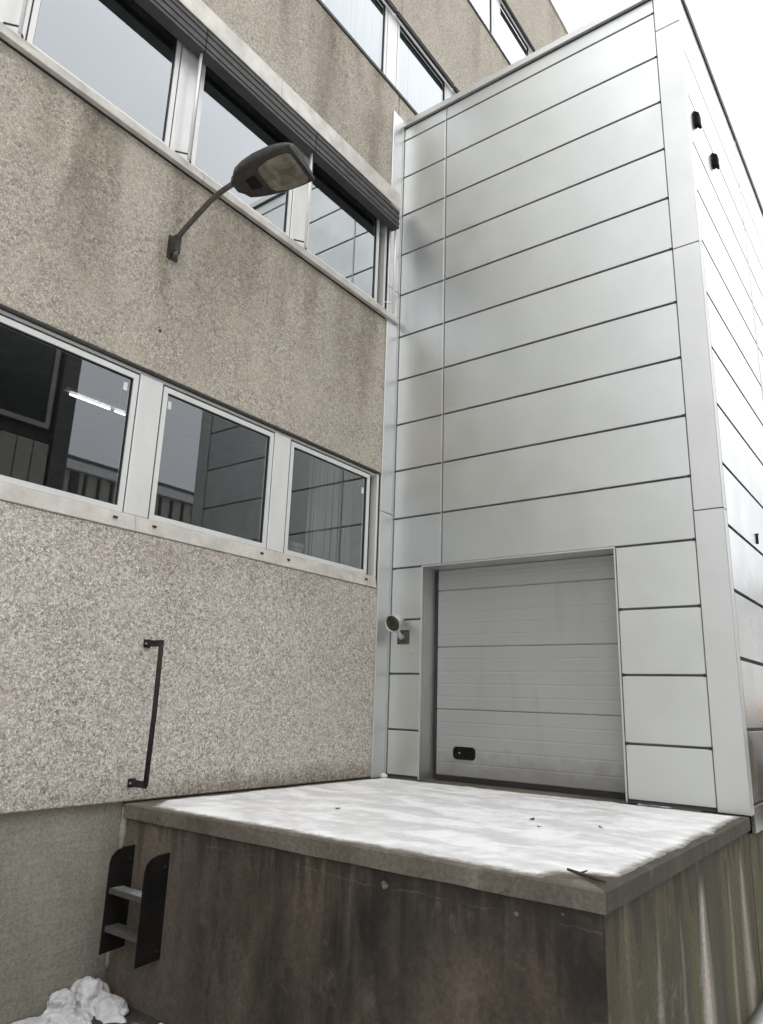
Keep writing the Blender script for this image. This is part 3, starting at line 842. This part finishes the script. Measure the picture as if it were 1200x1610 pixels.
# lime plug with a drip hole, and small lime spots
def disc(c, r, seed, y0, y1, sq=0.8):
    rs = random.Random(seed)
    a, b = [], []
    for k in range(10):
        t = 2 * math.pi * k / 10
        q = r * rs.uniform(0.75, 1.15)
        a.append((c[0] + q * math.cos(t), y0, c[1] + q * sq * math.sin(t)))
        b.append((c[0] + 0.8 * q * math.cos(t), y1, c[1] + 0.8 * q * sq * math.sin(t)))
    return MB().loft([a, b])
LIME = mat_plain('lime bloom', (0.12, 0.108, 0.092), 0.9, 0, 0.3, 30)
yw = YF + 0.030
obj('lime_plug', disc((2.385, -0.205), 0.030, 3, yw + 0.003, yw - 0.006), LIME, dock)
obj('drip_hole', MB().tube([(2.400, yw, -0.190), (2.400, yw - 0.0085, -0.190)], 0.008, 8), JOINT, dock)
obj('lime_spot', disc((3.180, -0.207), 0.014, 5, yw + 0.002, yw - 0.003), LIME, dock)
obj('lime_spot', disc((3.420, -0.165), 0.008, 8, yw + 0.002, yw - 0.003), LIME, dock)
# mortar squeezed into the corner between plinth and dock
pts, rs_ = [], []
for i in range(22):
    z = -0.05 - i * 0.052
    pts.append((-0.030 + 0.012 * mnoise.noise((0, 0, z * 5)), yw - 0.006, z))
    rs_.append(0.016 + 0.013 * mnoise.noise((4, 0, z * 7)) + (0.012 if i < 6 else 0))
obj('mortar_bead', MB().tube(pts, rs_, 7), PLINTH, dock)

# snow lying on the dock
def smooth(a, b, x):
    t = max(0, min(1, (x - a) / (b - a)))
    return t * t * (3 - 2 * t)
nx, ny = 150, 140
vs, fs, cov = [], [], []
for j in range(ny + 1):
    for i in range(nx + 1):
        x = 0.004 + (XR - 0.012) * i / nx
        y = YF + 0.006 + (-0.012 - YF) * j / ny
        nz = mnoise.fractal((x * 2.3, y * 2.3, 1.0), 1.0, 2.0, 4)
        nf = mnoise.fractal((x * 11, y * 11, 3.0), 1.0, 2.0, 3)
        e = nz * 0.045 + nf * 0.018
        d_r = XR - x - 0.036 + e * 0.8
        d_f = (y - YF) - 0.022 + e * 0.5
        d_w = x - 0.035 + e * 0.4
        d_a = -y - 0.055 + e * 0.5
        d_c = math.hypot((x - XR) * 0.85, (y - YF) * 1.0) - 0.30 + e * 1.6
        d_l = (x * 0.95 + (y - YF) * 0.55) - 0.22 + e * 1.6
        m_ = min(d_r, d_f, d_w, d_a, d_c, d_l)
        h = smooth(-0.01, 0.16, m_) * (0.014 + 0.007 * nz + 0.003 * nf)
        h -= 0.005 * (1 - smooth(-0.01, 0.02, m_))
        cov.append(smooth(-0.012, 0.12, m_))
        vs.append((x, y, ZT + h))
for j in range(ny):
    for i in range(nx):
        a = j * (nx + 1) + i
        fs.append((a, a + 1, a + nx + 2, a + nx + 1))
sn = obj('snow_cover', MB().add(vs, fs, True), SNOW)
ca_ = sn.data.attributes.new('cover', 'FLOAT', 'POINT')
ca_.data.foreach_set('value', cov)
tag(sn, 'thin trodden snow and ice lying on the dock platform', 'snow', kind='stuff')

def lump(c, r, seed, sub=3, flat=0.8, amp=0.25):
    import bmesh
    bm = bmesh.new()
    bmesh.ops.create_icosphere(bm, subdivisions=sub, radius=1.0)
    vs = []
    for v in bm.verts:
        p = v.co.normalized()
        k = 1 + amp * mnoise.fractal((p.x * 1.6 + seed, p.y * 1.6, p.z * 1.6), 1.0, 2.0, 3)
        vs.append((c[0] + p.x * r[0] * k, c[1] + p.y * r[1] * k, c[2] + p.z * r[2] * k))
    bm.verts.index_update()
    fs = [tuple(v.index for v in f.verts) for f in bm.faces]
    bm.free()
    return vs, fs
hp = MB()
for i, (c, r) in enumerate((((0.05, -3.40, -1.26), (0.13, 0.12, 0.135)), ((0.04, -3.60, -1.235), (0.09, 0.09, 0.070)), ((0.20, -3.36, -1.31), (0.16, 0.11, 0.10)),
                            ((0.13, -3.62, -1.34), (0.20, 0.22, 0.10)), ((0.12, -3.90, -1.335), (0.22, 0.24, 0.085)), ((0.34, -3.42, -1.335), (0.13, 0.10, 0.06)))):
    v, f = lump(c, r, i * 3.7, 3, 0.8, 0.35)
    hp.add(v, f, True)
for i in range(60):
    rq = random.Random(i + 40)
    c = (rq.uniform(0.0, 0.50), rq.uniform(-3.95, -3.30), -1.285 + rq.uniform(-0.01, 0.02))
    q = rq.uniform(0.010, 0.032)
    v, f = lump(c, (q, q, q * 0.8), i * 1.9, 1, 0.8, 0.5)
    hp.add(v, f, True)
ho = obj('snow_heap', hp, SNOWH)
md = ho.modifiers.new('remesh', 'REMESH'); md.mode = 'VOXEL'; md.voxel_size = 0.007; md.use_smooth_shade = True
for nm, sz, k in (('coarse crumble', 0.060, 0.022), ('fine crumble', 0.012, 0.009)):
    tx = bpy.data.textures.new(nm, 'CLOUDS'); tx.noise_scale = sz; tx.noise_depth = 3
    md = ho.modifiers.new(nm, 'DISPLACE'); md.texture = tx; md.strength = k; md.mid_level = 0.5; md.texture_coords = 'GLOBAL'
tag(ho, 'lumpy heap of old white snow in the corner below the dock ladder', 'snow heap')
v, f = lump((0.035, -0.050, -0.012), (0.045, 0.035, 0.035), 9, 2)
cl = obj('snow_clump', MB().add(v, f, True), SNOWH)
tag(cl, 'small white snow clump in the back corner of the dock', 'snow clump')
v, f = lump((0.72, -3.32, GZ + 0.01), (0.035, 0.03, 0.03), 19, 2)
cl = obj('snow_clump', MB().add(v, f, True), SNOWH)
tag(cl, 'tiny snow clump on the ground at the foot of the dock front', 'snow clump')

# twig and leaves
tw = MB().tube([(3.40, -3.115, 0.010), (3.455, -3.10, -0.004), (3.53, -3.115, -0.010), (3.60, -3.14, -0.012)], [0.006, 0.009, 0.010, 0.005], 7)
tw.tube([(3.455, -3.10, -0.004), (3.475, -3.045, 0.004)], [0.006, 0.003], 6)
to = obj('twig', tw, LEAF)
tag(to, 'dark broken twig lying on the bare front corner of the dock', 'twig')
for i, (x, y, r, lb) in enumerate(((1.298, -2.346, 0.024, 'dead leaf on the left part of the snowy dock'), (2.538, -1.668, 0.026, 'dead leaf on the snow straight in front of the grey door'),
                               (3.023, -1.630, 0.022, 'dead leaf on the dock snow nearest the corner post'), (2.72, -1.95, 0.016, 'smallest dead leaf, lying in front of the other two on the right'))):
    a = i * 1.3
    q = [(x + r * s * math.cos(a) - r * 0.5 * w * math.sin(a), y + r * s * math.sin(a) + r * 0.5 * w * math.cos(a), ZT + 0.022 + zz)
         for (s, w, zz) in ((-1, 0, 0.004), (-0.3, -1, 0.0), (0.5, -0.8, 0.003), (1, 0, 0.010), (0.5, 0.8, 0.002), (-0.3, 1, 0.004))]
    q2 = [(p[0], p[1], p[2] - 0.003) for p in q]
    tag(obj('leaf', MB().loft([q2, q]), LEAF), lb, 'leaf', 'dead leaves on the dock snow')

# ------------------------------------------------------------------ dock ladder
lad = thing('dock_ladder', 'short black two rung ladder fixed to the dock front by the corner', 'ladder', (0.385, -3.3, -1.0))
def side_plate(x):
    a, b = yw - 0.001, yw - 0.195
    prof = [(a, -0.295), (b + 0.10, -0.300), (b + 0.045, -0.318), (b + 0.012, -0.350), (b, -0.400), (b, -0.970), (a, -0.955)]
    return MB().loft([[(x - 0.005, y, z) for y, z in prof], [(x + 0.005, y, z) for y, z in prof]])
for x in (0.125, 0.525):
    spo = obj('side_plate', side_plate(x), BLACKST, lad)
    for zz in (-0.38, -0.90):
        obj('bolt', MB().tube([(x + 0.005, yw - 0.035, zz), (x + 0.014, yw - 0.035, zz)], 0.012, 6), RUST, spo)
RUNG = mat_plain('worn frosty rung', (0.055, 0.052, 0.046), 0.8, 0.0, 0.4, 20)
for z in (-0.555, -0.795):
    r = MB()
    r.box(0.131, 0.519, yw - 0.178, yw - 0.070, z - 0.034, z)
    ro = obj('rung', r, RUNG, lad)
    if z > -0.6:
        vs, fs = [], []
        for i in range(13):
            for j in range(5):
                x = 0.145 + 0.36 * i / 12; y = yw - 0.173 + 0.096 * j / 4
                h = 0.010 * math.sin(math.pi * j / 4) * smooth(0, 0.4, i / 12 + 0.5 * mnoise.noise((x * 20, y * 20, 0)))
                vs.append((x, y, z + 0.001 + max(0, h)))
        for i in range(12):
            for j in range(4):
                a = i * 5 + j
                fs.append((a, a + 5, a + 6, a + 1))
        obj('frost', MB().add(vs, fs, True), FROST, ro)

# ------------------------------------------------------------------ grab rail above the ladder
gr = thing('grab_rail', 'dark rusty vertical grab rail on the washed concrete above the dock', 'grab rail', (0.0, -3.23, 0.12))
obj('bar', MB().tube([(0.186, -3.232, 1.163), (0.189, -3.230, 0.64), (0.176, -3.230, 0.112)], 0.019, 10), RUST, gr)
for z, x in ((1.155, 0.20), (0.118, 0.185)):
    b = MB().box(0.002, x, -3.240, -3.220, z - 0.024, z + 0.024)
    b.box(0.0, 0.008, -3.262, -3.198, z - 0.032, z + 0.032)
    obj('bracket', b, RUST, gr)
    obj('bolt', MB().tube([(0.008, -3.215, z), (0.018, -3.215, z)], 0.009, 6).tube([(0.008, -3.247, z), (0.018, -3.247, z)], 0.009, 6), SILVER, gr)

# ------------------------------------------------------------------ street lamp on the wall
YL = -3.43
sl = thing('street_lamp', 'old dark street lamp on a bent arm fixed to the washed concrete wall', 'street lamp', (0, YL, 4.6))
bk = MB()
bk.box(0.0, 0.016, YL - 0.055, YL + 0.055, 4.50, 4.72)
bk.loft([[(0.016, YL - 0.04, 4.53), (0.016, YL + 0.04, 4.53), (0.016, YL + 0.04, 4.70), (0.016, YL - 0.04, 4.70)],
         [(0.075, YL - 0.03, 4.56), (0.075, YL + 0.03, 4.56), (0.075, YL + 0.03, 4.715), (0.075, YL - 0.03, 4.715)]])
obj('wall_bracket', bk, LAMPM, sl)
obj('bracket_cap', MB().tube([(0.050, YL, 4.500), (0.050, YL, 4.57)], 0.026, 8), LAMPARM, sl)
arm = [(0.030, YL, 4.650), (0.060, YL, 4.705), (0.13, YL, 4.748), (0.221, YL, 4.793), (0.34, YL, 4.850), (0.458, YL, 4.903), (0.55, YL, 4.930), (0.65, YL, 4.945), (0.80, YL, 4.953)]
obj('arm', MB().tube(arm, 0.0235, 10), LAMPARM, sl)
# housing: rounded-top shell swept from the neck to the blunt tip
ca, sa = math.cos(math.radians(3)), math.sin(math.radians(3))
def lp(s, t, h):
    """s along the head, t across, h up"""
    roll = math.radians(15)
    tt = t * math.cos(roll) - h * math.sin(roll)
    hh = t * math.sin(roll) * -1 + h * math.cos(roll)
    return (0.76 + s * ca - tt * sa, YL + s * sa + tt * ca, 4.945 - 0.085 * s + hh)
SEC = [(0.00, 0.045, 0.052, -0.038), (0.05, 0.066, 0.070, -0.050), (0.085, 0.110, 0.084, -0.055), (0.18, 0.135, 0.104, -0.056), (0.32, 0.156, 0.114, -0.056), (0.48, 0.168, 0.108, -0.056),
       (0.60, 0.170, 0.090, -0.056), (0.68, 0.166, 0.066, -0.056), (0.725, 0.163, 0.042, -0.056), (0.742, 0.160, 0.010, -0.056)]
rings = []
for (s, w, tp, bt) in SEC:
    r = [(-w, bt), (-w * 1.01, bt + 0.022), (-w * 0.93, bt + 0.35 * (tp - bt)), (-w * 0.70, bt + 0.75 * (tp - bt)), (-w * 0.32, tp), (w * 0.32, tp), (w * 0.70, bt + 0.75 * (tp - bt)), (w * 0.93, bt + 0.35 * (tp - bt)), (w * 1.01, bt + 0.022), (w, bt)]
    rings.append([lp(s, t, h) for t, h in r])
hs = MB().loft(rings, True)
obj('housing', hs, LAMPM, sl)
def bowl_ring(k, drop):
    o = []
    for (s, w) in ((0.33, 0.085), (0.37, 0.120), (0.48, 0.142), (0.62, 0.146), (0.69, 0.138), (0.715, 0.115)):
        o.append((s, w))
    c = 0.50
    pts = [(c + (s - c) * k, w * k) for s, w in o]
    return [lp(s, -w, -0.0565 - drop) for s, w in pts] + [lp(s, w, -0.0565 - drop) for s, w in reversed(pts)]
rim = MB().loft([bowl_ring(1.07, -0.006), bowl_ring(1.07, 0.012), bowl_ring(1.0, 0.012), bowl_ring(1.0, 0.001)])
obj('bowl_rim', rim, LAMPM, sl)
def bowl_mat():
    t = NT('dirty lamp bowl')
    n = t.noise(9, 4, 0.6, dist=0.5)
    c = t.ramp(n, [(0.30, (0.045, 0.036, 0.024)), (0.50, (0.115, 0.097, 0.066)), (0.72, (0.21, 0.19, 0.145))])
    t.principled(c, 0.28, 0, None, 0.5, **{'Coat Weight': 0.3})
    return t.m
obj('lamp_bowl', MB().loft([bowl_ring(0.995, 0.002), bowl_ring(0.97, 0.020), bowl_ring(0.84, 0.034), bowl_ring(0.5, 0.040)], True), bowl_mat(), sl)
obj('latch', MB().loft([[lp(s, t, -0.058) for s, t in ((0.16, -0.045), (0.27, -0.06), (0.27, 0.06), (0.16, 0.045))], [lp(s, t, -0.074) for s, t in ((0.17, -0.035), (0.26, -0.05), (0.26, 0.05), (0.17, 0.035))]]), BLACKST, sl)

# ------------------------------------------------------------------ wall spotlight beside the door
sp = thing('wall_spotlight', 'small swivel spotlight on a square plate left of the grey door', 'spotlight', (0.22, 0, 1.48))
obj('mounting_plate', MB().plate_y(0.135, 0.295, 1.405, 1.565, -0.014, 0.014, 0.004), LAMPARM, sp)
obj('swivel_arm', MB().tube([(0.215, -0.014, 1.480), (0.220, -0.07, 1.485), (0.225, -0.105, 1.515), (0.215, -0.13, 1.575)], [0.034, 0.030, 0.022, 0.022], 10), SILVER, sp)
ax = Vector((0.06, -0.93, -0.36)).normalized()
hc = Vector((0.205, -0.205, 1.618)) - ax * 0.05
hm = MB()
n = 18
xx = ax.cross(Vector((0, 0, 1))).normalized(); yy_ = xx.cross(ax)
def circ(d, r): return [tuple(hc + ax * d + (xx * math.cos(2 * math.pi * k / n) + yy_ * math.sin(2 * math.pi * k / n)) * r) for k in range(n)]
hm.loft([circ(-0.115, 0.038), circ(-0.105, 0.062), circ(-0.02, 0.076), circ(0.045, 0.094), circ(0.060, 0.098), circ(0.060, 0.091), circ(0.035, 0.088)], True)
obj('spot_head', hm, SILVER, sp)
obj('spot_lens', MB().loft([circ(0.030, 0.087), circ(0.044, 0.087), circ(0.052, 0.045)], True), mat_plain('dark lens', (0.035, 0.033, 0.020), 0.15, 0, 0.4, 20), sp)

# ------------------------------------------------------------------ small fittings high on the annex side
def side_fitting(y, z, lb):
    x = xs(y)
    t = thing('floodlight', lb, 'floodlight', (x, y, z), 'black floodlights on the annex side')
    obj('wall_bracket', MB().box(x + 0.001, x + 0.014, y - 0.04, y + 0.04, z - 0.08, z + 0.09), BLACKST, t)
    b = MB().loft([[(x + 0.014, y - 0.035, z + 0.085), (x + 0.014, y + 0.035, z + 0.085), (x + 0.014, y + 0.035, z - 0.07), (x + 0.014, y - 0.035, z - 0.07)],
                   [(x + 0.040, y - 0.048, z + 0.060), (x + 0.040, y + 0.048, z + 0.060), (x + 0.040, y + 0.048, z - 0.10), (x + 0.040, y - 0.048, z - 0.10)],
                   [(x + 0.055, y - 0.042, z + 0.045), (x + 0.055, y + 0.042, z + 0.045), (x + 0.055, y + 0.042, z - 0.09), (x + 0.055, y - 0.042, z - 0.09)]])
    obj('housing', b, BLACKST, t)
    obj('lens', MB().box(x + 0.0555, x + 0.058, y - 0.032, y + 0.032, z - 0.075, z + 0.03), LAMPM, t)
side_fitting(0.30, 6.93, 'black floodlight high on the annex side, the one nearest the corner post')
side_fitting(1.09, 6.96, 'black floodlight high on the annex side, the one farther from the corner post')
x = xs(1.40)
sb = thing('door_bell', 'tiny dark fitting low on the side wall of the metal annex', 'fitting', (x, 1.40, 2.53))
obj('body', MB().plate_x(1.385, 1.415, 2.48, 2.575, x + 0.016, 0.016, 0.004), BLACKST, sb)
obj('hood', MB().box(x + 0.001, x + 0.022, 1.38, 1.42, 2.577, 2.585), BLACKST, sb)

# ------------------------------------------------------------------ yard neighbours: tower and low block mirrored in the panes, others added for reflections
def block(name, label, x0, x1, y0, y1, h, mat, face, rows_, ww, gap, winmat, loc=None):
    t = thing(name, label, 'building', ((x0 + x1) / 2, (y0 + y1) / 2, GZ))
    obj('wall', MB().box(x0, x1, y0, y1, GZ, h), mat, t)
    obj('roof', MB().box(x0 - 0.15, x1 + 0.15, y0 - 0.15, y1 + 0.15, h + 0.003, h + 0.25), DARKSLAT, t)
    for (za, zb) in rows_:
        if face == '-x':
            me = MB().box(-0.06, 0.02, 0, ww, 0, zb - za).mesh('window')
            y = y0 + gap
            while y + ww < y1 - gap * 0.5:
                obj('window', me, winmat, t, (x0, y, za)); y += ww + gap
        else:
            me = MB().box(0, ww, -0.02, 0.06, 0, zb - za).mesh('window')
            xq = x0 + gap
            while xq + ww < x1 - gap * 0.5:
                obj('window', me, winmat, t, (xq, y1, za)); xq += ww + gap
    return t
WIN = mat_plain('dark far window', (0.03, 0.033, 0.036), 0.2, 0, 0.2)
TOWERM = mat_plain('dark grey render', (0.115, 0.108, 0.110), 0.85)
OLIVE = mat_plain('olive grey cladding', (0.36, 0.355, 0.30), 0.8)
PALE = mat_plain('pale fascia', (0.62, 0.62, 0.60), 0.8)
BRICK = mat_plain('brown brick', (0.11, 0.080, 0.060), 0.9)
tw_ = thing('office_tower', 'dark grey tower block across the yard, mirrored in the lower left pane', 'building', (19, -4, GZ))
obj('wall', MB().box(14.25, 24, -14, 3.5, 7.55, 15.0).box(14.0, 14.25, 3.02, 3.5, GZ, 15.0).box(14.25, 24, -14, 3.48, GZ, 7.50), TOWERM, tw_)
for i in range(36):
    obj('cladding_panel', MB().box(14.05, 14.24, 2.94 - 0.46 * i - 0.42, 2.94 - 0.46 * i, GZ, 7.45), OLIVE, tw_)
for i in range(5):
    a = 2.8 - 3.3 * i
    obj('window', MB().box(14.10, 14.248, a - 3.0, a, 8.0, 10.6), WIN, tw_)
    obj('window', MB().box(14.10, 14.248, a - 3.0, a, 11.4, 14.0), WIN, tw_)
    obj('window_frame', MB().box(14.03, 14.098, a - 3.05, a + 0.05, 7.88, 8.02).box(14.03, 14.098, a - 0.07, a + 0.05, 8.03, 10.6).box(14.03, 14.098, a - 3.05, a - 2.93, 8.03, 10.6), OLIVE, tw_)
lb_ = thing('low_block', 'long low block with pale fascia across the yard, mirrored in the lower panes', 'building', (40, 18, GZ))
obj('wall', MB().box(34.2, 46, 2, 46, GZ, 13.4), OLIVE, lb_)
obj('fascia', MB().box(33.9, 46, 2, 46, 13.42, 13.95), PALE, lb_)
obj('attic', MB().box(34.6, 46, 2, 46, 13.96, 14.45), TOWERM, lb_)
for i in range(48):
    y = 3 + 0.9 * i
    obj('window', MB().box(34.1, 34.22, y, y + (0.55 if i % 5 == 3 else 0.17), 10.3, 13.3), WIN, lb_)
block('warehouse', 'unseen grey warehouse added beyond the metal annex for its reflection in the side wall', 5.2, 30, 30, 42, 6.0, PALE, '-y', (), 1, 1, WIN)  # out of view, sized for the grey it mirrors in the annex side
ts_ = thing('dark_reflection_stack', 'unseen dark brown timber stack, added behind the annex for its dark reflection, under the orange reflection bin', 'timber', (8, 12, GZ))  # added out of view so the lower annex side mirrors something dark
for i in range(6):
    obj('timber', MB().box(4.0, 12.0, 9.3, 13.5, GZ + 0.30 * i, GZ + 0.30 * i + 0.285), BRICK, ts_)
obj('tarpaulin', MB().loft([[(3.97, 9.27, 0.49), (12.03, 9.27, 0.49), (12.03, 13.53, 0.49), (3.97, 13.53, 0.49)], [(4.0, 9.3, 0.55), (12.0, 9.3, 0.56), (12.0, 13.5, 0.56), (4.0, 13.5, 0.55)]]), DARKSLAT, ts_)
block('yard_block', 'unseen grey block added far behind the yard for its reflection in the metal annex front', -22, 30, -60, -46, 9.5, OLIVE, '+y', ((1.5, 3.2), (5.0, 6.7)), 1.6, 1.0, WIN)  # unseen block, put in so the lower front cladding mirrors a grey mass

gb = thing('reflection_bin', 'invented unseen orange reflection bin standing on the timber stack behind the annex', 'reflection bin', (5.4, 9.5, 0.56))  # invented box, placed to mirror an orange glow in the annex side
ORANGE = mat_plain('orange plastic', (0.62, 0.20, 0.05), 0.5)
obj('body', MB().loft([[(5.05, 9.45, 0.563), (5.75, 9.45, 0.563), (5.75, 10.05, 0.563), (5.05, 10.05, 0.563)], [(5.0, 9.4, 0.90), (5.8, 9.4, 0.90), (5.8, 10.1, 0.90), (5.0, 10.1, 0.90)]]), ORANGE, gb)
obj('lid', MB().loft([[(4.98, 9.38, 0.903), (5.82, 9.38, 0.903), (5.82, 10.12, 0.903), (4.98, 10.12, 0.903)], [(5.05, 9.5, 1.02), (5.75, 9.5, 1.02), (5.75, 10.0, 1.02), (5.05, 10.0, 1.02)]]), ORANGE, gb)
